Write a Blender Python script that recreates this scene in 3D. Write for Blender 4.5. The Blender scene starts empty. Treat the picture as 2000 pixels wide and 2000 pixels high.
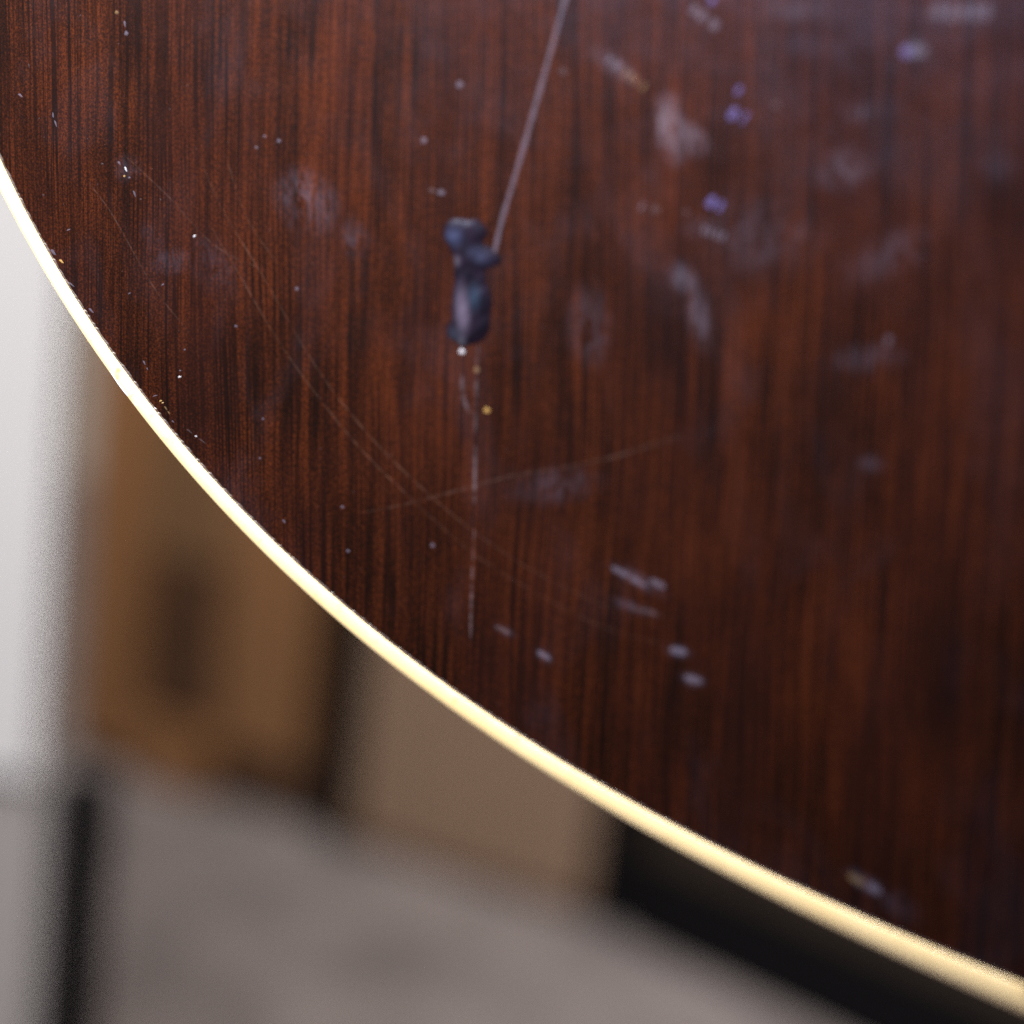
import bpy, bmesh, math, random
import numpy as np
from mathutils import Vector, Matrix

random.seed(7)
scn = bpy.context.scene
COL = scn.collection

# ------------------------------------------------------------------ camera
FOV = math.radians(24.2)
CAM_LOC = Vector((0.0, 0.0, 1.2))
PITCH, ROLL = math.radians(18.0), math.radians(7.0)
CAM_R = (Matrix.Rotation(math.pi/2 - PITCH, 3, 'X') @ Matrix.Rotation(ROLL, 3, 'Z'))
cd = bpy.data.cameras.new('camera'); cam = bpy.data.objects.new('camera', cd)
COL.objects.link(cam); scn.camera = cam
cam.matrix_world = Matrix.Translation(CAM_LOC) @ CAM_R.to_4x4()
cd.sensor_width = 36; cd.angle = FOV
cd.clip_start = 0.01; cd.clip_end = 50
cd.dof.use_dof = True
cd.dof.focus_distance = 0.3635
cd.dof.aperture_fstop = 6.6

# ------------------------------------------------------------------ world and lamps
w = bpy.data.worlds.new('World'); scn.world = w; w.use_nodes = True
bg = w.node_tree.nodes['Background']
bg.inputs[0].default_value = (0.55, 0.58, 0.75, 1); bg.inputs[1].default_value = 0.05

def cam_to_world(v):
    return CAM_LOC + CAM_R @ Vector(v)

def area(name, loc, target, size, power, col, sy=None):
    l = bpy.data.lights.new(name, 'AREA'); l.energy = power; l.color = col; l.size = size
    if sy: l.shape = 'RECTANGLE'; l.size_y = sy
    o = bpy.data.objects.new(name, l); COL.objects.link(o)
    o.location = loc
    o.rotation_euler = (Vector(target) - Vector(loc)).to_track_quat('-Z', 'Y').to_euler()
    return o
# shop lamp close to the guitar, upper left; window further off; unseen overhead lamp added to light the background
def spot(name, loc, target, power, col, cone, radius, blend=1.0):
    l = bpy.data.lights.new(name, 'SPOT'); l.energy = power; l.color = col
    l.spot_size = math.radians(cone); l.spot_blend = blend; l.shadow_soft_size = radius
    o = bpy.data.objects.new(name, l); COL.objects.link(o)
    o.location = loc
    o.rotation_euler = (Vector(target) - Vector(loc)).to_track_quat('-Z', 'Y').to_euler()
    return o
spot('shop_spotlight', cam_to_world((-0.62, 0.55, 0.05)), cam_to_world((-0.068, 0.130, -0.38)), 190, (1.0, 0.95, 0.88), 24.6, 0.05)
area('window_light', cam_to_world((-1.22, 0.52, 0.86)), cam_to_world((0, 0, -0.35)), 0.7, 7.5, (0.56, 0.56, 1.0))
area('background_fill', (-0.5, 0.5, 2.9), (-0.2, 2.3, 0.3), 1.2, 140, (1.0, 0.96, 0.92))

scn.view_settings.view_transform = 'Standard'
scn.view_settings.look = 'None'
scn.view_settings.exposure = 0.0
scn.view_settings.gamma = 1.0
scn.view_settings.use_curve_mapping = False
scn.render.engine = 'CYCLES'
scn.cycles.use_denoising = False      # keep the fine grain of a high-ISO photograph
scn.cycles.use_adaptive_sampling = False
scn.render.resolution_x = scn.render.resolution_y = 1024

# ------------------------------------------------------------------ measuring helpers
T = math.tan(FOV/2)
def ray(px, py):
    d = Vector(((px-1000)/1000*T, (1000-py)/1000*T, -1.0))
    return (CAM_R @ d)
# the guitar's face: a plane leaning back on its stand, its right side nearer
N_CAM = Vector((-0.51, -0.12, 1.0)).normalized()
O_CAM = Vector((0.0, 0.0, -0.335))
GN = CAM_R @ N_CAM
GO = cam_to_world(O_CAM)
up_c = Vector((math.sin(math.radians(5.0)), math.cos(math.radians(5.0)), 0))
up_c = (up_c - N_CAM*up_c.dot(N_CAM)).normalized()
GY = CAM_R @ up_c
GX = GY.cross(GN).normalized()
GM = Matrix((GX, GY, GN)).transposed().to_4x4(); GM.translation = GO
GMI = GM.inverted()
def G(px, py):
    d = ray(px, py)
    t = (GO - CAM_LOC).dot(GN) / d.dot(GN)
    p = GMI @ (CAM_LOC + d*t)
    return Vector((p.x, p.y))
def F(px, py, z=0.0):
    d = ray(px, py); t = (z - CAM_LOC.z)/d.z
    return CAM_LOC + d*t

# ------------------------------------------------------------------ object helpers
def mesh_obj(name, verts, faces, mat, parent=None, smooth=False):
    me = bpy.data.meshes.new(name)
    me.from_pydata([tuple(v) for v in verts], [], faces)
    me.update()
    if smooth:
        for p in me.polygons: p.use_smooth = True
    if mat: me.materials.append(mat)
    o = bpy.data.objects.new(name, me); COL.objects.link(o)
    if parent: o.parent = parent
    return o
def box_obj(name, lo, hi, mat, parent=None, bevel=0.004):
    bm = bmesh.new()
    bmesh.ops.create_cube(bm, size=1)
    lo, hi = Vector(lo), Vector(hi)
    for v in bm.verts:
        v.co = Vector(((lo[i]+hi[i])/2 + v.co[i]*(hi[i]-lo[i])) for i in range(3)) if False else Vector([(lo[i]+hi[i])/2 + v.co[i]*(hi[i]-lo[i]) for i in range(3)])
    if bevel:
        bmesh.ops.bevel(bm, geom=list(bm.edges), offset=bevel, segments=2, affect='EDGES', profile=0.5)
    me = bpy.data.meshes.new(name); bm.to_mesh(me); bm.free()
    me.materials.append(mat)
    o = bpy.data.objects.new(name, me); COL.objects.link(o)
    if parent: o.parent = parent
    return o
def tag(o, label, cat, group=None):
    o['label'] = label; o['category'] = cat
    if group: o['group'] = group
def empty(name, mat4):
    o = bpy.data.objects.new(name, None); COL.objects.link(o)
    o.empty_display_size = 0.05
    o.matrix_world = mat4
    return o

# ------------------------------------------------------------------ material helpers
class NT:
    def __init__(s, name):
        s.m = bpy.data.materials.new(name); s.m.use_nodes = True
        s.t = s.m.node_tree; s.b = s.t.nodes['Principled BSDF']; s.out = s.t.nodes['Material Output']
    def n(s, typ, **kw):
        nd = s.t.nodes.new(typ)
        for k, v in kw.items(): setattr(nd, k, v)
        return nd
    def l(s, a, b): s.t.links.new(a, b)
    def put(s, sock, v):
        if hasattr(v, 'is_linked') or isinstance(v, bpy.types.NodeSocket): s.l(v, sock)
        else: sock.default_value = v
    def math(s, op, a, b=0.0, clamp=False):
        nd = s.n('ShaderNodeMath', operation=op, use_clamp=clamp)
        s.put(nd.inputs[0], a); s.put(nd.inputs[1], b); return nd.outputs[0]
    def mapping(s, vec, loc=(0,0,0), rot=(0,0,0), sc=(1,1,1), typ='POINT'):
        nd = s.n('ShaderNodeMapping', vector_type=typ)
        s.l(vec, nd.inputs[0]); nd.inputs[1].default_value = loc
        nd.inputs[2].default_value = rot; nd.inputs[3].default_value = sc
        return nd.outputs[0]
    def noise(s, vec, scale, detail=2, rough=0.5, dist=0.0):
        nd = s.n('ShaderNodeTexNoise'); s.l(vec, nd.inputs['Vector'])
        nd.inputs['Scale'].default_value = scale; nd.inputs['Detail'].default_value = detail
        nd.inputs['Roughness'].default_value = rough; nd.inputs['Distortion'].default_value = dist
        return nd.outputs[0]
    def ramp(s, fac, a, b, lo=0.0, hi=1.0, smooth=False):
        nd = s.n('ShaderNodeMapRange', clamp=True, interpolation_type='SMOOTHSTEP' if smooth else 'LINEAR')
        s.l(fac, nd.inputs[0]); nd.inputs[1].default_value = a; nd.inputs[2].default_value = b
        nd.inputs[3].default_value = lo; nd.inputs[4].default_value = hi
        return nd.outputs[0]
    def mix(s, fac, a, b):
        nd = s.n('ShaderNodeMix', data_type='RGBA')
        s.put(nd.inputs[0], fac); s.put(nd.inputs[6], a); s.put(nd.inputs[7], b)
        return nd.outputs[2]
    def crgb(s, fac, stops):
        nd = s.n('ShaderNodeValToRGB'); s.l(fac, nd.inputs[0])
        e = nd.color_ramp.elements
        while len(e) < len(stops): e.new(0.5)
        for k, (p, c) in enumerate(stops):
            e[k].position = p; e[k].color = (*c, 1)
        return nd.outputs[0]

def simple(name, col, rough, var=0.12, scale=30, bump=0.0, bscale=200, spec=0.5):
    k = NT(name); tc = k.n('ShaderNodeTexCoord').outputs['Object']
    f = k.noise(tc, scale, 4, 0.6)
    c2 = tuple(max(0, c*(1-var)) for c in col); c3 = tuple(min(1, c*(1+var)) for c in col)
    k.l(k.crgb(f, [(0.3, c2), (0.7, c3)]), k.b.inputs['Base Color'])
    k.b.inputs['Roughness'].default_value = rough
    k.b.inputs['Specular IOR Level'].default_value = spec
    if bump:
        bp = k.n('ShaderNodeBump'); bp.inputs['Strength'].default_value = bump; bp.inputs['Distance'].default_value = 0.002
        k.l(k.noise(tc, bscale, 3), bp.inputs['Height']); k.l(bp.outputs[0], k.b.inputs['Normal'])
    return k.m

# ---- the lacquered spruce top
def wood_top():
    k = NT('lacquered_wood'); tc = k.n('ShaderNodeTexCoord').outputs['Object']
    # slow wander of the grain lines
    wob = k.noise(k.mapping(tc, sc=(18, 9, 1)), 1.0, 2, 0.5)
    sep = k.n('ShaderNodeSeparateXYZ'); k.l(tc, sep.inputs[0])
    x2 = k.math('ADD', sep.outputs[0], k.math('MULTIPLY', k.math('SUBTRACT', wob, 0.5), 0.006))
    cmb = k.n('ShaderNodeCombineXYZ'); k.l(x2, cmb.inputs[0]); k.l(sep.outputs[1], cmb.inputs[1])
    p = cmb.outputs[0]
    fine = k.noise(k.mapping(p, sc=(2100, 80, 1)), 1.0, 2, 0.55)
    rings = k.noise(k.mapping(p, loc=(3, 1, 0), sc=(640, 34, 1)), 1.0, 1, 0.4)
    mid = k.noise(k.mapping(p, loc=(7, 5, 0), sc=(230, 34, 1)), 1.0, 2, 0.5)
    broad = k.noise(k.mapping(p, loc=(1, 9, 0), sc=(85, 20, 1)), 1.0, 2, 0.5)
    blot = k.noise(tc, 55.0, 3, 0.55)
    speck = k.noise(k.mapping(tc, rot=(0.7, 0.45, 0.5)), 3100.0, 2, 0.7)
    v = k.math('MULTIPLY', fine, 0.50)
    v = k.math('ADD', v, k.math('MULTIPLY', rings, 0.30))
    v = k.math('ADD', v, k.math('MULTIPLY', mid, 0.32))
    v = k.math('ADD', v, k.math('MULTIPLY', broad, 0.38))
    v = k.math('ADD', v, k.math('MULTIPLY', blot, 0.42))
    v = k.math('ADD', v, k.math('MULTIPLY', speck, 1.4))
    v = k.ramp(v, 1.10, 2.03)
    col = k.crgb(v, [(0.10, (0.0045, 0.0014, 0.0006)), (0.42, (0.0160, 0.0038, 0.0013)),
                     (0.60, (0.0310, 0.0070, 0.0021)), (0.95, (0.085, 0.0190, 0.0050))])
    # dark hairlines of the late wood, broken along their length
    ln1 = k.noise(k.mapping(p, loc=(11, 3, 0), sc=(2500, 26, 1)), 1.0, 1, 0.4)
    ln2 = k.noise(k.mapping(p, loc=(17, 8, 0), sc=(820, 20, 1)), 1.0, 1, 0.4)
    brk = k.ramp(k.noise(k.mapping(p, loc=(1, 4, 0), sc=(160, 60, 1)), 1.0, 2), 0.35, 0.6)
    dk = k.math('MULTIPLY', k.ramp(ln1, 0.48, 0.58, 0, 0.86, True), k.math('ADD', 0.45, k.math('MULTIPLY', brk, 0.55)))
    dk = k.math('MAXIMUM', dk, k.ramp(ln2, 0.60, 0.70, 0, 0.62, True))
    col = k.mix(dk, col, (0.0030, 0.0012, 0.0007, 1))
    # the sunburst stain: amber red towards the middle of the body, near black at the rim
    cd_ = k.n('ShaderNodeVectorMath', operation='DISTANCE'); k.l(tc, cd_.inputs[0]); cd_.inputs[1].default_value = (ctr[0], ctr[1], 0)
    sb = k.ramp(cd_.outputs['Value'], 0.45*R0, 1.0*R0, 0.98, 0.45)
    hs = k.n('ShaderNodeVectorMath', operation='SCALE'); k.l(col, hs.inputs[0]); k.l(sb, hs.inputs['Scale']); col = hs.outputs[0]
    # uneven stain: warmer and cooler patches
    tint = k.noise(k.mapping(p, loc=(2, 2, 0), sc=(60, 14, 1)), 1.0, 2, 0.5)
    col = k.mix(k.ramp(tint, 0.42, 0.66, 0, 0.45), col, k.mix(0.5, col, (0.018, 0.0048, 0.0042, 1)))
    k.l(col, k.b.inputs['Base Color'])
    k.b.inputs['Roughness'].default_value = 0.55
    k.b.inputs['Specular IOR Level'].default_value = 0.0
    # smears of wax and finger marks on the lacquer (centre px, radii px, turn)
    sm = None
    for (cx, cy, rx, ry, a, s) in SMUDGES:
        c = G(cx, cy); sx = abs((G(cx+rx, cy)-c).x); sy = abs((G(cx, cy+ry)-c).y)
        q = k.mapping(tc, loc=(c.x, c.y, 0), rot=(0, 0, math.radians(a)), sc=(sx, sy, 1), typ='TEXTURE')
        ln = k.n('ShaderNodeVectorMath', operation='LENGTH'); k.l(q, ln.inputs[0])
        f = k.ramp(ln.outputs['Value'], 1.0, 0.1, 0, s, True)
        sm = f if sm is None else k.math('MAXIMUM', sm, f)
    n1 = k.noise(k.mapping(tc, rot=(0, 0, 0.6), sc=(520, 210, 1)), 1.0, 5, 0.7, 1.2)
    sm = k.math('MULTIPLY', sm, k.ramp(n1, 0.38, 0.62), True)
    wide = k.noise(k.mapping(tc, loc=(4, 4, 0), rot=(0, 0, 0.2), sc=(60, 38, 1)), 1.0, 4, 0.6, 0.8)
    wide = k.ramp(wide, 0.48, 0.74, 0, 0.09, True)
    sm = k.math('MAXIMUM', sm, wide)
    k.b.inputs['Coat Weight'].default_value = 1.0
    k.l(k.ramp(sm, 0, 1, 0.21, 0.42), k.b.inputs['Coat Roughness'])
    # pale blue film on smears and mottles paints in reflected window light
    film = k.n('ShaderNodeBsdfDiffuse'); film.inputs[0].default_value = (0.38, 0.38, 0.64, 1)
    mx = k.n('ShaderNodeMixShader'); k.l(k.math('MULTIPLY', sm, 0.07), mx.inputs[0])
    k.l(k.b.outputs[0], mx.inputs[1]); k.l(film.outputs[0], mx.inputs[2]); k.l(mx.outputs[0], k.out.inputs[0])
    # sunken grain under thin lacquer
    h = k.math('ADD', k.math('MULTIPLY', rings, 0.7), k.math('MULTIPLY', fine, 0.4))
    bp = k.n('ShaderNodeBump'); bp.inputs['Strength'].default_value = 0.35; bp.inputs['Distance'].default_value = 0.00006
    k.l(h, bp.inputs['Height'])
    bp2 = k.n('ShaderNodeBump'); bp2.inputs['Strength'].default_value = 0.5; bp2.inputs['Distance'].default_value = 0.0003
    k.l(k.noise(tc, 90, 2, 0.5), bp2.inputs['Height']); k.l(bp.outputs[0], bp2.inputs['Normal'])
    k.l(bp2.outputs[0], k.b.inputs['Coat Normal']); k.l(bp.outputs[0], k.b.inputs['Normal'])
    return k.m

SMUDGES = [
    (600, 395, 90, 80, -30, 0.5), (585, 365, 40, 22, 35, 0.8), (690, 470, 50, 60, 0, 0.28),
    (1310, 250, 42, 95, 12, 1.6), (1345, 270, 60, 45, -20, 0.9), (1365, 620, 32, 95, 8, 0.9),
    (1335, 545, 60, 40, -35, 0.7), (330, 510, 60, 40, 10, 0.30), (300, 470, 30, 60, 30, 0.2),
    (1200, 130, 75, 30, -35, 0.6), (1380, 445, 70, 35, 0, 0.5), (1650, 330, 90, 60, 15, 0.5),
    (1870, 25, 95, 30, 0, 0.9), (1785, 95, 40, 26, 0, 0.9), (1560, 20, 120, 35, 0, 0.45),
    (1680, 220, 55, 32, 0, 0.5), (1690, 700, 110, 40, 8, 0.45), (1730, 500, 140, 60, 25, 0.45),
    (1150, 640, 60, 110, 5, 0.4), (1080, 950, 130, 50, 12, 0.40), (1950, 320, 60, 60, 0, 0.4),
    (1480, 460, 160, 120, 0, 0.35), (1240, 1130, 80, 22, -22, 0.75), (1235, 1185, 70, 16, -12, 0.5),
    (1325, 1272, 38, 18, -5, 0.8), (1352, 1327, 36, 20, -5, 0.8), (1062, 1280, 26, 18, -30, 0.6),
    (985, 1232, 30, 16, -20, 0.4), (1690, 1725, 62, 24, -24, 1.1), (1750, 1765, 80, 40, -30, 0.35),
    (1700, 905, 40, 26, 0, 0.45), (250, 330, 40, 40, 0, 0.2), (420, 520, 90, 70, -40, 0.15),
]

# ------------------------------------------------------------------ setting: floor and wall
floor_m = simple('carpet', (0.25, 0.215, 0.208), 0.95, 0.28, 9, 0.6, 500, 0.1)
wall_m = simple('wall_paint', (0.55, 0.50, 0.44), 0.8, 0.04, 8)
o = mesh_obj('floor', [(-6, -3, 0), (6, -3, 0), (6, 7, 0), (-6, 7, 0)], [(0, 1, 2, 3)], floor_m); o['kind'] = 'structure'

# row frame: the furniture stands along a line that comes nearer to the right
A = F(180, 1500); B = F(1150, 1800)
e = (B - A); e.z = 0; e.normalize()
f = Vector((-e.y, e.x, 0))
if f.y < 0: f = -f
ROW = Matrix(((e.x, f.x, 0, A.x), (e.y, f.y, 0, A.y), (0, 0, 1, 0), (0, 0, 0, 1)))
def along(px, py):                       # distance along the row where a pixel meets its front
    d = ray(px, py); t = (A - CAM_LOC).dot(f)/d.dot(f)
    p = CAM_LOC + d*t
    return (p - A).dot(e), p.z
box_w = mesh_obj('wall', [(-4, 0.9, 0), (5, 0.9, 0), (5, 0.9, 3.2), (-4, 0.9, 3.2)], [(0, 1, 2, 3)], wall_m)
box_w.matrix_world = ROW; box_w['kind'] = 'structure'

# ------------------------------------------------------------------ background furniture
def wood_bg(name, a, b):
    k = NT(name); tc = k.n('ShaderNodeTexCoord').outputs['Object']
    f_ = k.noise(k.mapping(tc, sc=(30, 30, 2.5)), 1.0, 4, 0.6)
    k.l(k.crgb(f_, [(0.3, a), (0.7, b)]), k.b.inputs['Base Color'])
    k.b.inputs['Roughness'].default_value = 0.45
    return k.m
oak = wood_bg('orange_brown_wood', (0.20, 0.090, 0.034), (0.27, 0.128, 0.052))
oak2 = wood_bg('mid_brown_wood', (0.20, 0.096, 0.040), (0.27, 0.132, 0.058))
umber = wood_bg('umber_wood', (0.13, 0.068, 0.032), (0.18, 0.095, 0.043))
walnut = wood_bg('dark_brown_wood', (0.050, 0.022, 0.010), (0.085, 0.038, 0.017))
black_m = simple('black_vinyl', (0.004, 0.0035, 0.0045), 0.9, 0.2, 60, 0.3, 400, 0.1)
grille_m = simple('taupe_grille_cloth', (0.27, 0.18, 0.125), 0.9, 0.06, 10, 0.5, 900, 0.1)
white_m = simple('white_laminate', (0.64, 0.64, 0.64), 0.5, 0.02, 5)

x0 = along(130, 1460)[0]; x1 = along(598, 1600)[0]; x2 = along(676, 1640)[0]
x3 = along(1140, 1780)[0]; x4 = along(1215, 1830)[0]; x5 = along(2150, 2150)[0]
HT = 0.85
c = empty('wooden_cabinet', ROW)
tag(c, 'brown wooden cabinet with a dark sunken door, left of the taupe speaker box', 'cabinet')
W_ = x1 - x0
box_obj('carcass', (x0, 0.020, 0.0), (x1, 0.42, HT), walnut, c)
s1 = x0 + W_*0.27; s2 = x0 + W_*0.60
box_obj('stile', (x0+0.002, 0.0, 0.03), (s1, 0.019, HT-0.002), oak, c)
box_obj('stile', (s2, 0.0, 0.075), (x1-0.012, 0.019, HT-0.002), oak2, c)
box_obj('bottom_rail', (s1+0.001, 0.001, 0.002), (s2-0.001, 0.018, 0.085), oak, c)
box_obj('middle_rail', (s1+0.001, 0.003, 0.28), (s2-0.001, 0.018, HT-0.005), umber, c)
dr = box_obj('door', (s1+0.001, 0.011, 0.09), (s2-0.001, 0.0185, 0.278), walnut, c)
box_obj('knob', (s1+0.012, -0.006, 0.19), (s1+0.026, 0.0105, 0.204), black_m, dr, 0.003)

c = empty('speaker_box', ROW)
tag(c, 'taupe cloth fronted speaker box with black frame, between the brown cabinet and the black case', 'speaker')
box_obj('body', (x1+0.004, 0.022, 0.0), (x4-0.002, 0.36, 0.72), black_m, c, 0.008)
box_obj('frame_post', (x1+0.005, 0.0, 0.0), (x2, 0.021, 0.72), black_m, c)
box_obj('frame_post', (x3, -0.004, 0.0), (x4-0.003, 0.021, 0.72), black_m, c)
box_obj('frame_rail', (x2+0.001, 0.004, 0.0), (x3-0.001, 0.021, 0.012), walnut, c)
box_obj('frame_rail', (x2+0.001, 0.001, 0.68), (x3-0.001, 0.021, 0.72), black_m, c)
box_obj('grille', (x2+0.001, 0.006, 0.013), (x3-0.001, 0.020, 0.679), grille_m, c, 0.003)

c = empty('instrument_case', ROW @ Matrix.Translation((x4, -0.004, 0)) @ Matrix.Rotation(math.radians(-15), 4, 'Z') @ Matrix.Translation((-x4, 0, 0)))
tag(c, 'black vinyl case lying along the floor right of the taupe speaker box', 'case')
box_obj('lower_shell', (x4+0.002, -0.012, 0.0), (x5, 0.34, 0.085), black_m, c, 0.012)
box_obj('lid', (x4+0.003, 0.0, 0.093), (x5-0.002, 0.34, 0.24), wood_bg('dark_case_cover', (0.020, 0.013, 0.008), (0.034, 0.022, 0.013)), c, 0.012)
box_obj('trim_band', (x4+0.004, -0.006, 0.0855), (x5-0.003, 0.338, 0.0925), black_m, c, 0.001)

# white panel on a black leg, nearer than the cabinets
d0 = 1.55
def atd(px, py, d): 
    r = ray(px, py); return CAM_LOC + r*d
pe = atd(92, 1200, d0); pb = atd(40, 1575, d0)
c = empty('white_panel', Matrix.Translation((pe.x, pe.y, 0)))
tag(c, 'white upright panel on a black leg at the left edge', 'panel')
zb = pb.z
box_obj('board', (-0.60, 0.0, zb), (0.0, 0.03, zb+0.9), white_m, c, 0.003)
lx0 = atd(62, 1700, d0).x - pe.x; lx1 = atd(128, 1700, d0).x - pe.x
box_obj('leg', (lx0+0.003, 0.002, 0.02), (lx1+0.016, 0.028, zb-0.001), black_m, c, 0.003)
box_obj('kick_panel', (-0.535, 0.006, 0.02), (lx0-0.004, 0.024, zb-0.002), simple('grey_laminate', (0.32, 0.305, 0.295), 0.6, 0.05, 5), c, 0.002)
box_obj('leg', (-0.57, 0.002, 0.02), (-0.54, 0.028, zb-0.001), black_m, c, 0.003)
box_obj('foot', (lx0-0.0, -0.12, 0.0), (lx1+0.02, 0.16, 0.019), black_m, c, 0.003)
box_obj('foot', (-0.58, -0.12, 0.0), (-0.53, 0.16, 0.019), black_m, c, 0.003)

# ------------------------------------------------------------------ the guitar
INNER = [(0,314),(23,360),(45,401),(74.5,457),(105.6,508),(132,551.5),(161.5,600),(189,640),(217,685),(262,744),
         (290,785),(327,831),(350,862),(383,900),(413,936),(507,1038),(580,1103),(650,1162),(700,1204),(733,1235),(849,1326),
         (977,1404.5),(1105.5,1487),(1221,1553.6),(1300,1600.5),(1401,1658.7),(1517,1716.7),(1626,1767),(1735,1818),(1843,1861.6),(2000,1916)]
OUTER = [(0,379),(17,407),(37,449),(62,491),(79,517),(101,558),(129,600),(150,636),(189,693),(224.5,744),(259,791),
         (290,831),(321,869),(346,900),(409,972),(507,1077.5),(580,1152),(650,1210),(700,1251),(753.5,1295),(882,1388),(981,1454),
         (1105.5,1537),(1205,1600),(1300,1651.5),(1409,1709.4),(1517,1767),(1626,1822),(1735,1872.5),(1843,1919.6),(2000,1985)]
def fit(pts):
    q = np.array([tuple(G(*p)) for p in pts])
    # smooth curve: radius as a polynomial of the angle about a point inside the lower bout
    return q
qi, qo = fit(INNER), fit(OUTER)
# circle through the seen arc gives the centre of the lower bout
Am = np.c_[2*qo, np.ones(len(qo))]; sol = np.linalg.lstsq(Am, (qo**2).sum(1), rcond=None)[0]
ctr = sol[:2]; R0 = math.sqrt(sol[2] + (ctr**2).sum())
print('GUITAR arc centre', ctr, 'radius', R0, 'scale', (G(1000,1000)-G(0,1000)).length)
def polar(q):
    d = q - ctr; return np.unwrap(np.arctan2(d[:, 1], d[:, 0])), np.hypot(d[:, 0], d[:, 1])
ti, ri = polar(qi); to, ro = polar(qo)
if ti[0] < 0: ti += 2*math.pi
if to[0] < 0: to += 2*math.pi
pi_ = np.polynomial.Polynomial.fit(ti, ri, 4); po_ = np.polynomial.Polynomial.fit(to, ro, 4)
ta, tb = min(to.min(), ti.min()), max(to.max(), ti.max())
print('angles', math.degrees(ta), math.degrees(tb), 'widths', [(float(po_(t)-pi_(t))) for t in np.linspace(ta, tb, 5)])
# full outline: seen arc exactly, elsewhere a guitar body mirrored about its centre line
arc_t = np.linspace(ta, tb, 420)
arc_o = np.array([ctr + po_(t)*np.array([math.cos(t), math.sin(t)]) for t in arc_t])
arc_w = np.array([po_(t)-pi_(t) for t in arc_t])
def P(ang, r): return ctr + r*np.array([math.cos(math.radians(ang)), math.sin(math.radians(ang))])
da, db = math.degrees(ta), math.degrees(tb)      # left end and bottom end of the seen arc
kL, kB = float(po_(ta)), float(po_(tb))
ctrl = [arc_o[-20], arc_o[-1]]
dd = db + 14
while dd < 372:
    ctrl.append(P(dd, kB)); dd += 16
hy, hx = ctr[1], ctr[0]
half = [(0.86, 0.10), (0.66, 0.17), (0.62, 0.21), (0.71, 0.28), (0.60, 0.35), (0.28, 0.385)]
ctrl += [np.array([hx+R0*u, hy+v]) for u, v in half]
ctrl += [np.array([hx-R0*u, hy+v]) for u, v in reversed(half)]
dd = 168
while dd < da - 8:
    ctrl.append(P(dd, kL)); dd += 12
ctrl += [arc_o[0], arc_o[20]]
def catmull(pts, n):
    out = []
    for i in range(1, len(pts)-2):
        p0, p1, p2, p3 = pts[i-1], pts[i], pts[i+1], pts[i+2]
        for j in range(n):
            t = j/n
            out.append(0.5*((2*p1) + (-p0+p2)*t + (2*p0-5*p1+4*p2-p3)*t*t + (-p0+3*p1-3*p2+p3)*t**3))
    return out
rest = catmull(ctrl, 10)[1:]
outline = list(arc_o) + rest
n_o = len(outline); outline = np.array(outline)
widths = np.concatenate([arc_w, np.linspace(arc_w[-1], arc_w[0], len(rest))])
tan = np.roll(outline, -1, 0) - np.roll(outline, 1, 0)
tan /= np.linalg.norm(tan, axis=1)[:, None]
nor = np.c_[-tan[:, 1], tan[:, 0]]            # inward for a counter-clockwise walk
if ((ctr - outline[100])*nor[100]).sum() < 0: nor = -nor
print('GUITAR', ctr, R0, da, db, arc_w[::60])

body = empty('guitar', GM)
tag(body, 'dark red brown lacquered guitar body with a cream bound edge', 'guitar')

mat_top = wood_top()
def rim(off, z):
    return [Vector((outline[i, 0]+nor[i, 0]*off[i], outline[i, 1]+nor[i, 1]*off[i], z[i] if hasattr(z, '__len__') else z)) for i in range(n_o)]
wv = widths
# ragged scrape of lacquer along the binding's inner edge
rag = np.array([random.gauss(0, 1) for _ in range(n_o)]); rag = 0.00004*np.convolve(np.r_[rag, rag[:4]], np.ones(2)/2, 'same')[:n_o]
top_ring = rim(wv - 0.0, 0.0)
bm = bmesh.new()
vs = [bm.verts.new(v) for v in top_ring]
fc = bm.faces.new(vs)
bm.normal_update()
if fc.normal.z < 0: bmesh.ops.reverse_faces(bm, faces=[fc])
bmesh.ops.triangulate(bm, faces=list(bm.faces))
me = bpy.data.meshes.new('soundboard'); bm.to_mesh(me); bm.free(); me.materials.append(mat_top)
top = bpy.data.objects.new('soundboard', me); COL.objects.link(top); top.parent = body
top['label'] = 'dark sunburst spruce face with fine upright grain'

# binding: a flat top that rolls over into the side
k = NT('cream_binding'); tc = k.n('ShaderNodeTexCoord').outputs['Object']
nz = k.noise(tc, 60, 3, 0.6); dirt = k.noise(k.mapping(tc, loc=(5, 2, 0)), 420, 3, 0.6)
cb = k.crgb(nz, [(0.3, (0.76, 0.585, 0.29)), (0.7, (0.83, 0.67, 0.37))])
cb = k.mix(k.ramp(dirt, 0.60, 0.74, 0, 0.5), cb, (0.50, 0.34, 0.12, 1))
k.l(cb, k.b.inputs['Base Color']); k.b.inputs['Roughness'].default_value = 0.35
k.b.inputs['Coat Weight'].default_value = 0.6; k.b.inputs['Coat Roughness'].default_value = 0.15
bind_m = k.m
prof = [(1.0, -0.0004), (1.0, 0.00010), (0.93, 0.00020), (0.60, 0.00026), (0.36, 0.00018), (0.18, -0.00008), (0.06, -0.00055), (0.0, -0.0013), (0.0, -0.0060)]
edge_out = np.concatenate([np.linspace(0.00042, 0.0, len(arc_w)), np.linspace(0.0, 0.00042, len(rest))])
verts, faces = [], []
for (fr, z) in prof:
    off = wv*fr - edge_out*(1-fr) + (rag if fr >= 0.99 else 0)
    verts += rim(off, z)
m_ = len(prof)
for j in range(m_-1):
    for i in range(n_o):
        a, b = j*n_o+i, j*n_o+(i+1) % n_o
        faces.append((a, b, b+n_o, a+n_o))
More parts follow.
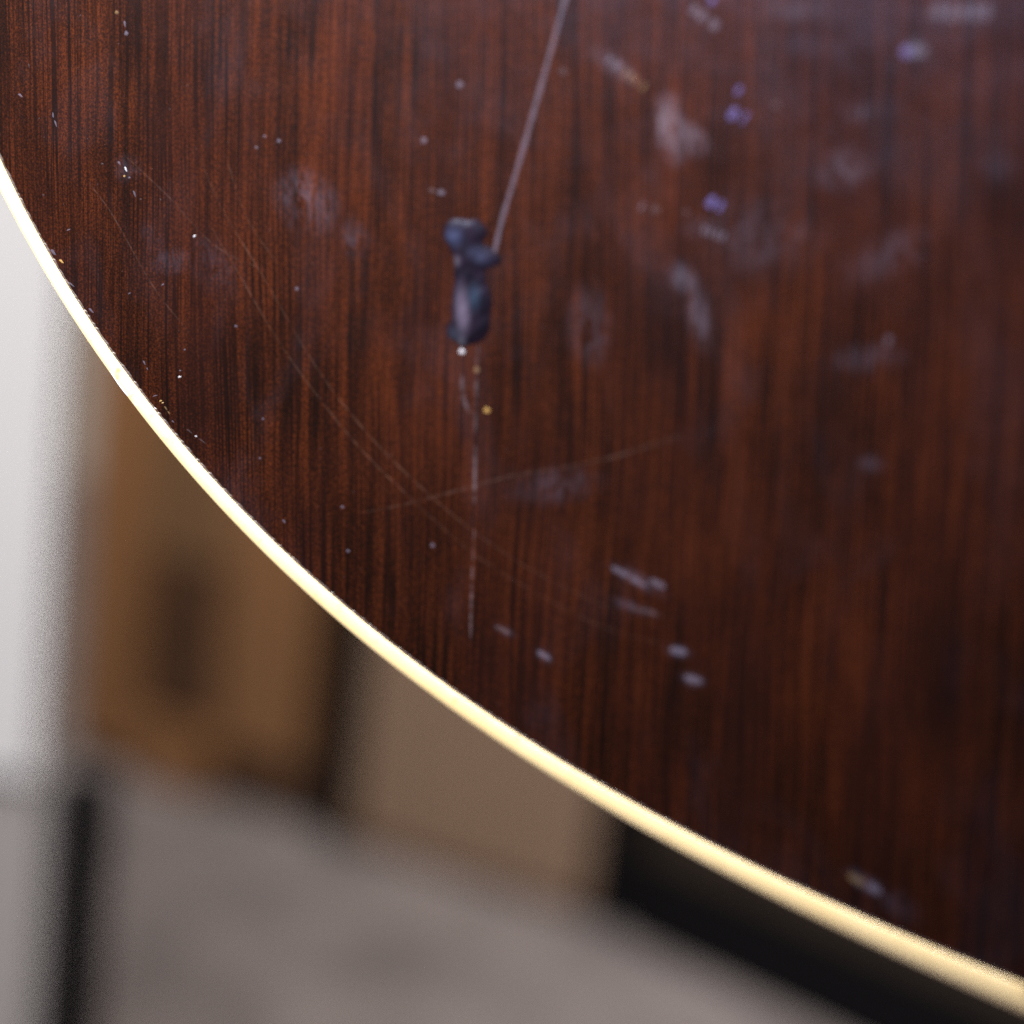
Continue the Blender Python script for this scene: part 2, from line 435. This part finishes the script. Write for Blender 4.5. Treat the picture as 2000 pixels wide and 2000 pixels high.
bo = mesh_obj('binding', verts, faces, bind_m, body, True)
bo['label'] = 'worn cream plastic binding along the rim'
# dark line of glue and old lacquer where wood meets binding
glue_m = simple('old_lacquer_line', (0.030, 0.014, 0.005), 0.4, 0.5, 900)
verts, faces = [], []
jit = np.array([random.random() for _ in range(n_o)])
for (o_, z) in ((0.00004, 0.00013), (None, 0.00002)):
    off = wv + (o_ if o_ is not None else 0.00022 + 0.00022*jit)
    verts += rim(off, z)
for i in range(n_o):
    faces.append((i, (i+1) % n_o, n_o+(i+1) % n_o, n_o+i))
mesh_obj('glue_line', verts, faces, glue_m, body)
# sides and back
side_m = wood_bg('mahogany_side', (0.05, 0.016, 0.008), (0.10, 0.032, 0.014))
verts = rim(np.full(n_o, 0.0004), -0.0060) + rim(np.full(n_o, 0.0004), -0.100)
faces = [(i, (i+1) % n_o, n_o+(i+1) % n_o, n_o+i) for i in range(n_o)]
mesh_obj('side', verts, faces, side_m, body, True)
bkv = rim(np.full(n_o, 0.0004), -0.1002)
mesh_obj('back', bkv, [tuple(range(n_o))], side_m, body)

# ---- wear: film materials (thin, see-through scrapes; glint films paint caught light in their colour)
def film(name, col, alpha, rough=0.35, breakup=0.0):
    k = NT(name)
    tc = k.n('ShaderNodeTexCoord').outputs['Object']
    k.b.inputs['Base Color'].default_value = (*col, 1); k.b.inputs['Roughness'].default_value = rough
    if breakup:
        nz = k.noise(tc, 700, 3, 0.6); nl = k.noise(k.mapping(tc, loc=(3, 3, 0)), 60, 2, 0.5)
        a = k.math('MULTIPLY', k.ramp(nz, 0.42-0.1*(1-breakup), 0.60), k.ramp(nl, 0.35, 0.6, 0.25, 1.0))
        k.l(k.math('MULTIPLY', a, alpha), k.b.inputs['Alpha'])
    else:
        k.b.inputs['Alpha'].default_value = alpha
    return k.m
fm_line = film('pale_scratch', (0.33, 0.30, 0.45), 0.115, 0.4)
fm_faint = film('faint_scratch', (0.34, 0.18, 0.13), 0.065, 0.4, 0.15)
fm_cross = film('cross_grain_scratch', (0.32, 0.20, 0.17), 0.05, 0.4, 0.4)
fm_thin = film('thin_scratch', (0.40, 0.34, 0.42), 0.11, 0.4, 0.5)
fm_white = film('white_glint', (0.66, 0.68, 0.80), 0.42, 0.3)
fm_soft = film('dull_glint', (0.42, 0.40, 0.60), 0.095, 0.4)
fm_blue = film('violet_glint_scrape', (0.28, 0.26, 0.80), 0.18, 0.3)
fm_tan = film('tan_glint_scrape', (0.62, 0.42, 0.20), 0.10, 0.4)
fm_gold = film('gold_glint', (0.80, 0.50, 0.16), 0.26, 0.3)

def strip(name, pts, wpx, mat, z=0.00006, taper=True, jitter=0.0):
    """a scrape along pixel-measured points on the soundboard; wpx = width in photo pixels"""
    q = [np.array(tuple(G(*p))) for p in pts]
    if len(q) > 2:
        qq = [2*q[0]-q[1]] + q + [2*q[-1]-q[-2]]
        q = catmull(qq, 10) + [q[-1]]
    else:
        q = [q[0] + (q[1]-q[0])*t for t in np.linspace(0, 1, 7)]
    q = np.array(q); n = len(q)
    tg = np.gradient(q, axis=0); tg /= np.linalg.norm(tg, axis=1)[:, None]
    nn = np.c_[-tg[:, 1], tg[:, 0]]
    wm = wpx*0.000075
    verts, faces = [], []
    for i in range(n):
        u = i/(n-1)
        ww = wm*(min(1, 6*u+0.15, 6*(1-u)+0.15) if taper else 1)*(1+random.uniform(-jitter, jitter))
        for s, h in ((-0.5, 0.0), (0.0, 0.00003), (0.5, 0.0)):
            p = q[i] + nn[i]*ww*s
            verts.append((p[0], p[1], z + h))
    for i in range(n-1):
        for j in range(2):
            a = i*3+j; faces.append((a, a+3, a+4, a+1))
    return mesh_obj(name, verts, faces, mat, top, True)

strip('long_scratch', [(1112, -30), (1062, 150), (1012, 325), (982, 425), (966, 492)], 8.5, fm_line, taper=False, jitter=0.25)
strip('long_scratch', [(935, 672), (931, 720), (930, 800), (928, 850)], 6, fm_thin, jitter=0.25)
strip('long_scratch', [(929, 868), (928, 920), (927, 985)], 6, fm_thin)
strip('long_scratch', [(927, 1030), (924, 1090), (921, 1170), (919, 1260)], 5, fm_thin)
strip('long_scratch', [(903, 730), (904, 770), (915, 800), (928, 812)], 8, fm_thin)
# two long parallel arcs across the grain
strip('arc_scratch', [(392, 310), (430, 400), (520, 550), (620, 720), (730, 860), (860, 985), (1000, 1090), (1140, 1165), (1290, 1225)], 4, fm_faint)
strip('arc_scratch', [(405, 430), (470, 540), (560, 690), (690, 860), (810, 980), (930, 1085), (1060, 1165), (1180, 1225), (1320, 1265)], 4, fm_faint)
strip('arc_scratch', [(440, 300), (480, 420), (545, 520)], 3, fm_faint)
strip('cross_scratch', [(700, 1003), (790, 985), (880, 962), (1000, 930), (1120, 910), (1260, 876)], 5, fm_cross)
strip('cross_scratch', [(1180, 900), (1240, 880), (1330, 852)], 6, fm_cross)
strip('arc_scratch', [(170, 352), (220, 420), (300, 560), (370, 650)], 3, fm_cross)
strip('arc_scratch', [(240, 300), (330, 385), (420, 480), (520, 530)], 3, fm_cross)
for (a, b, wd, m) in [  # short scrapes; violet, tan and pale tones paint in their glints
    ((1258, 395), (1250, 412), 5, fm_soft),
    ((1397, 383), (1382, 405), 12, fm_blue), ((1413, 392), (1402, 414), 8, fm_blue),
    ((1440, 210), (1424, 234), 14, fm_blue), ((1463, 218), (1447, 242), 6, fm_blue), ((1447, 168), (1438, 186), 8, fm_blue),
    ((1378, 440), (1374, 458), 7, fm_soft), ((1390, 445), (1386, 462), 7, fm_soft), ((1404, 450), (1398, 468), 7, fm_soft), ((1416, 455), (1408, 470), 7, fm_soft),
    ((1195, 112), (1184, 124), 7, fm_soft), ((1212, 122), (1202, 136), 7, fm_soft), ((1226, 136), (1218, 150), 5, fm_tan),
    ((1236, 142), (1228, 158), 5, fm_tan), ((1246, 150), (1238, 164), 5, fm_tan), ((1262, 162), (1252, 178), 6, fm_tan),
    ((1362, 12), (1350, 28), 14, fm_soft), ((1380, 22), (1364, 40), 12, fm_soft), ((1400, 40), (1390, 58), 16, fm_soft), ((1395, -6), (1388, 8), 12, fm_blue),
    ((1772, 90), (1768, 112), 16, fm_blue), ((1790, 86), (1786, 114), 14, fm_soft), ((1805, 90), (1802, 112), 12, fm_soft),
    ((1835, 4), (1832, 36), 18, fm_soft), ((1860, 4), (1858, 40), 12, fm_soft), ((1885, 4), (1883, 40), 14, fm_soft), ((1908, 2), (1905, 42), 12, fm_soft), ((1928, 6), (1926, 38), 14, fm_soft),
    ((1195, 1108), (1228, 1125), 10, fm_soft), ((1230, 1128), (1262, 1145), 9, fm_soft), ((1270, 1132), (1300, 1148), 12, fm_soft),
    ((1230, 1185), (1285, 1200), 8, fm_thin), ((1308, 1268), (1342, 1275), 12, fm_soft), ((1336, 1322), (1372, 1332), 12, fm_soft),
    ((1050, 1272), (1075, 1288), 10, fm_soft), ((968, 1222), (1000, 1240), 8, fm_thin),
    ((1655, 1708), (1690, 1728), 14, fm_tan), ((1695, 1728), (1722, 1745), 14, fm_soft),
    ((1738, 655), (1733, 675), 10, fm_soft),
    ]:
    strip('scrape', [a, b], wd, m, jitter=0.2)

# little flecks in the lacquer, their bright glints painted as colour: (x, y, length px, turn, material)
chip_glint_v = []
nseg = 7
for i in range(nseg):
    a = 2*math.pi*i/nseg; rj = 1 + 0.25*math.sin(3*i+1)
    chip_glint_v.append((0.5*math.cos(a)*rj, 0.5*math.sin(a)*rj, 0))
chip_glint_v.append((0.1, 0.0, 0.12))
chip_glint_mesh = {}
def chip_glint(px, py, ln, wd, ang, mat):
    if mat.name not in chip_glint_mesh:
        me = bpy.data.meshes.new('chip_glint'); me.from_pydata(chip_glint_v, [], [(i, (i+1) % nseg, nseg) for i in range(nseg)])
        me.materials.append(mat); chip_glint_mesh[mat.name] = me
    o = bpy.data.objects.new('chip_glint', chip_glint_mesh[mat.name]); COL.objects.link(o); o.parent = top
    q = G(px, py); o.location = (q.x, q.y, 0.00005)
    o.rotation_euler = (0, 0, math.radians(ang)); o.scale = (ln*0.000068, wd*0.000060, 0.0003)
for c_ in [
    (228, 24, 10, 9, 0, fm_tan), (244, 46, 14, 6, -75, fm_soft), (247, 65, 10, 12, 0, fm_soft), (40, 186, 14, 6, -30, fm_soft),
    (104, 225, 12, 5, 100, fm_soft), (109, 241, 16, 5, -65, fm_soft), (57, 128, 10, 4, -70, fm_thin), (233, 318, 10, 6, -45, fm_soft),
    (246, 330, 12, 5, -60, fm_white), (243, 344, 5, 5, 0, fm_gold), (253, 347, 6, 5, 0, fm_soft), (263, 378, 16, 5, -65, fm_soft),
    (134, 449, 11, 4, 20, fm_soft), (380, 461, 8, 5, 30, fm_white), (545, 275, 10, 9, 0, fm_soft), (517, 266, 8, 6, 0, fm_soft),
    (501, 288, 8, 6, 0, fm_soft), (580, 564, 9, 9, 0, fm_soft), (461, 637, 8, 6, 0, fm_soft), (318, 556, 8, 4, 25, fm_soft),
    (253, 573, 8, 3, 25, fm_soft), (139, 555, 20, 4, -30, fm_soft), (120, 510, 14, 6, -30, fm_gold), (104, 492, 18, 9, -40, fm_soft),
    (178, 606, 16, 6, -35, fm_soft), (351, 736, 9, 4, 10, fm_white), (282, 708, 11, 5, -55, fm_soft), (288, 720, 6, 4, -55, fm_soft),
    (352, 724, 6, 3, 10, fm_soft), (361, 683, 6, 4, 20, fm_soft), (303, 773, 14, 3, 15, fm_soft), (314, 783, 8, 4, 15, fm_gold),
    (318, 787, 6, 3, 15, fm_gold), (324, 797, 12, 4, -45, fm_tan), (330, 806, 9, 4, -45, fm_tan), (303, 798, 7, 6, 0, fm_white),
    (338, 823, 7, 4, -30, fm_soft), (383, 852, 6, 4, 0, fm_white), (395, 861, 22, 4, -30, fm_thin), (370, 842, 18, 4, -30, fm_thin),
    (514, 818, 6, 6, 0, fm_soft), (555, 1018, 10, 6, -40, fm_soft), (669, 990, 8, 8, 0, fm_soft), (680, 1076, 9, 8, 0, fm_soft),
    (508, 895, 6, 5, 0, fm_soft), (898, 165, 16, 16, 0, fm_soft), (828, 274, 13, 16, 20, fm_soft), (862, 376, 16, 14, 0, fm_soft),
    (845, 372, 22, 10, -10, fm_thin), (902, 686, 14, 13, 0, fm_white), (931, 722, 13, 14, 0, fm_tan), (951, 801, 14, 13, 0, fm_gold),
    (1340, 415, 16, 12, 0, fm_thin), (1280, 408, 22, 18, 0, fm_thin), (1100, 140, 18, 16, 0, fm_thin), (845, 1065, 10, 12, 0, fm_soft),
    (200, 320, 8, 5, 0, fm_thin), (85, 381, 6, 6, 0, fm_thin), (275, 389, 6, 4, 0, fm_thin), (1515, 205, 20, 16, 0, fm_thin)]:
    chip_glint(*c_)

# fine dust over the in-focus part: too small to pick apart
verts, faces = [], []
for _ in range(520):
    px, py = random.uniform(0, 1500), random.uniform(0, 1500)
    s = random.uniform(0.00003, 0.00011)
    q = G(px, py)
    i_in = np.interp(px, [p[0] for p in INNER], [p[1] for p in INNER])
    if py > i_in - 15: continue
    a = random.uniform(0, math.pi); el = random.uniform(1, 3)
    b = len(verts)
    for (u, v) in ((-1, -1), (1, -1), (1, 1), (-1, 1)):
        X, Y = u*s*el*0.5, v*s*0.5
        verts.append((q.x + X*math.cos(a)-Y*math.sin(a), q.y + X*math.sin(a)+Y*math.cos(a), 0.00005))
    faces.append((b, b+1, b+2, b+3))
du = mesh_obj('dust', verts, faces, fm_thin, top); du['kind'] = 'stuff'

# ---- lump of spilt lacquer: a heap of merged drops, dark and wet looking
DROPS = [(892, 450, 32, 30, 0.9), (925, 452, 38, 32, 0.8), (880, 466, 18, 14, 0.4), (905, 490, 30, 34, 0.7), (938, 500, 40, 28, 0.9), (968, 508, 20, 16, 0.5),
         (910, 530, 30, 40, 0.8), (925, 575, 42, 48, 0.6), (905, 600, 27, 66, 0.9), (936, 610, 30, 52, 0.6), (896, 645, 36, 28, 0.6), (928, 645, 32, 32, 0.6), (904, 668, 13, 16, 0.4),
         (908, 478, 38, 26, 0.5), (922, 530, 40, 36, 0.5), (922, 600, 46, 72, 0.45), (914, 655, 36, 24, 0.4)]
nx, ny = 56, 104
xs = np.linspace(855, 1000, nx); ys = np.linspace(405, 695, ny)
verts, idx = [], {}
H = np.zeros((ny, nx))
rs = np.random.RandomState(4)
ph = rs.uniform(0, 6.28, 6)
for j, y in enumerate(ys):
    for i, x in enumerate(xs):
        s = 0
        for (cx_, cy_, rx, ry, h) in DROPS:
            r2 = ((x-cx_)/(rx*1.15))**2 + ((y-cy_)/(ry*1.15))**2
            if r2 < 1: s += h*(1-r2)**2
        wav = 0.10*math.sin(x/7+ph[0]+y/31) + 0.10*math.sin(y/9+ph[1]-x/23) + 0.05*math.sin((x+y)/5+ph[2])
        H[j, i] = s*(1+wav) - 0.14
for j in range(ny):
    for i in range(nx):
        q = G(xs[i], ys[j]); h = H[j, i]
        z = 0.00045*math.tanh(max(h, -0.2)*0.9)
        verts.append((q.x, q.y, z))
faces = []
for j in range(ny-1):
    for i in range(nx-1):
        if max(H[j, i], H[j, i+1], H[j+1, i], H[j+1, i+1]) > 0:
            faces.append((j*nx+i, (j+1)*nx+i, (j+1)*nx+i+1, j*nx+i+1))
k = NT('dark_lacquer_lump')
tc = k.n('ShaderNodeTexCoord').outputs['Object']
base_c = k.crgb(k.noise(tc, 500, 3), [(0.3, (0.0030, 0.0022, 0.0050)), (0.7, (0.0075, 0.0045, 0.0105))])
# blue and lavender highlights of the lump, painted into its base colour
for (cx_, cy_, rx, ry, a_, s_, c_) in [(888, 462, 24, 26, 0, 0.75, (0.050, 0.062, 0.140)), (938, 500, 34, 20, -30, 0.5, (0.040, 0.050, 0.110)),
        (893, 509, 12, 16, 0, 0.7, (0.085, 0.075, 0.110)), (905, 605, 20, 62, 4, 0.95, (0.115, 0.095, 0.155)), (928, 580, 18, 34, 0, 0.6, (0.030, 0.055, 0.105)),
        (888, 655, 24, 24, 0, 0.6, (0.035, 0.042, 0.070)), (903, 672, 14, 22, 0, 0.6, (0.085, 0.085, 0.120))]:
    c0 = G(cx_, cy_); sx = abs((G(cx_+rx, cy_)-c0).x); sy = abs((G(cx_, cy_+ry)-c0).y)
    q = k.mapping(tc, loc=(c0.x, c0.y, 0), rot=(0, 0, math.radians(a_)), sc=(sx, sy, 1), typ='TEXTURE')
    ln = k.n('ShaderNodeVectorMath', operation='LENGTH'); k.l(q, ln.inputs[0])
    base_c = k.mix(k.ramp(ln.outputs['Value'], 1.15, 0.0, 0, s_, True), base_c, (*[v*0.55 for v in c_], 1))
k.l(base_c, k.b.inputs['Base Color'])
sz = k.n('ShaderNodeSeparateXYZ'); k.l(tc, sz.inputs[0]); k.l(k.ramp(sz.outputs[2], 0.0, 0.00014, 0, 0.94, True), k.b.inputs['Alpha'])
k.b.inputs['Roughness'].default_value = 0.4; k.b.inputs['Specular IOR Level'].default_value = 0.12; k.b.inputs['Specular Tint'].default_value = (0.62, 0.68, 1.0, 1)
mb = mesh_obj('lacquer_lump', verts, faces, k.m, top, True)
mb['label'] = 'blue black blemish of spilt lacquer at the end of the pale scratch'

# ---- small damage on the binding itself
fm_stain = film('binding_stain', (0.42, 0.30, 0.10), 0.45, 0.5, 0.6)
fm_crack = film('binding_crack', (0.55, 0.36, 0.14), 0.45, 0.5)
fm_edge_light = film('binding_edge_highlight', (0.80, 0.80, 0.86), 0.9, 0.4)
def on_binding(name, pts, wpx, mat):
    o_ = strip(name, pts, wpx, mat, z=0.00030 if name != 'chipped_edge_highlight' else 0.0001); o_.parent = bo
on_binding('stain', [(236, 716), (231, 728), (229, 742)], 11, fm_stain)
on_binding('stain', [(233, 718), (232, 726)], 5, fm_crack)
for a_, b_ in (((322, 852), (314, 858)), ((180, 663), (172, 667)), ((262, 768), (254, 776)), ((512, 1052), (504, 1062))):
    on_binding('hairline_crack', [a_, b_], 1.5, fm_crack)
on_binding('chipped_edge_highlight', [(216, 724), (232, 749), (251, 774)], 3, fm_edge_light)  # highlight on the chipped edge, painted as a white strip
on_binding('chipped_edge_highlight', [(261, 783), (268, 793)], 3, fm_edge_light)
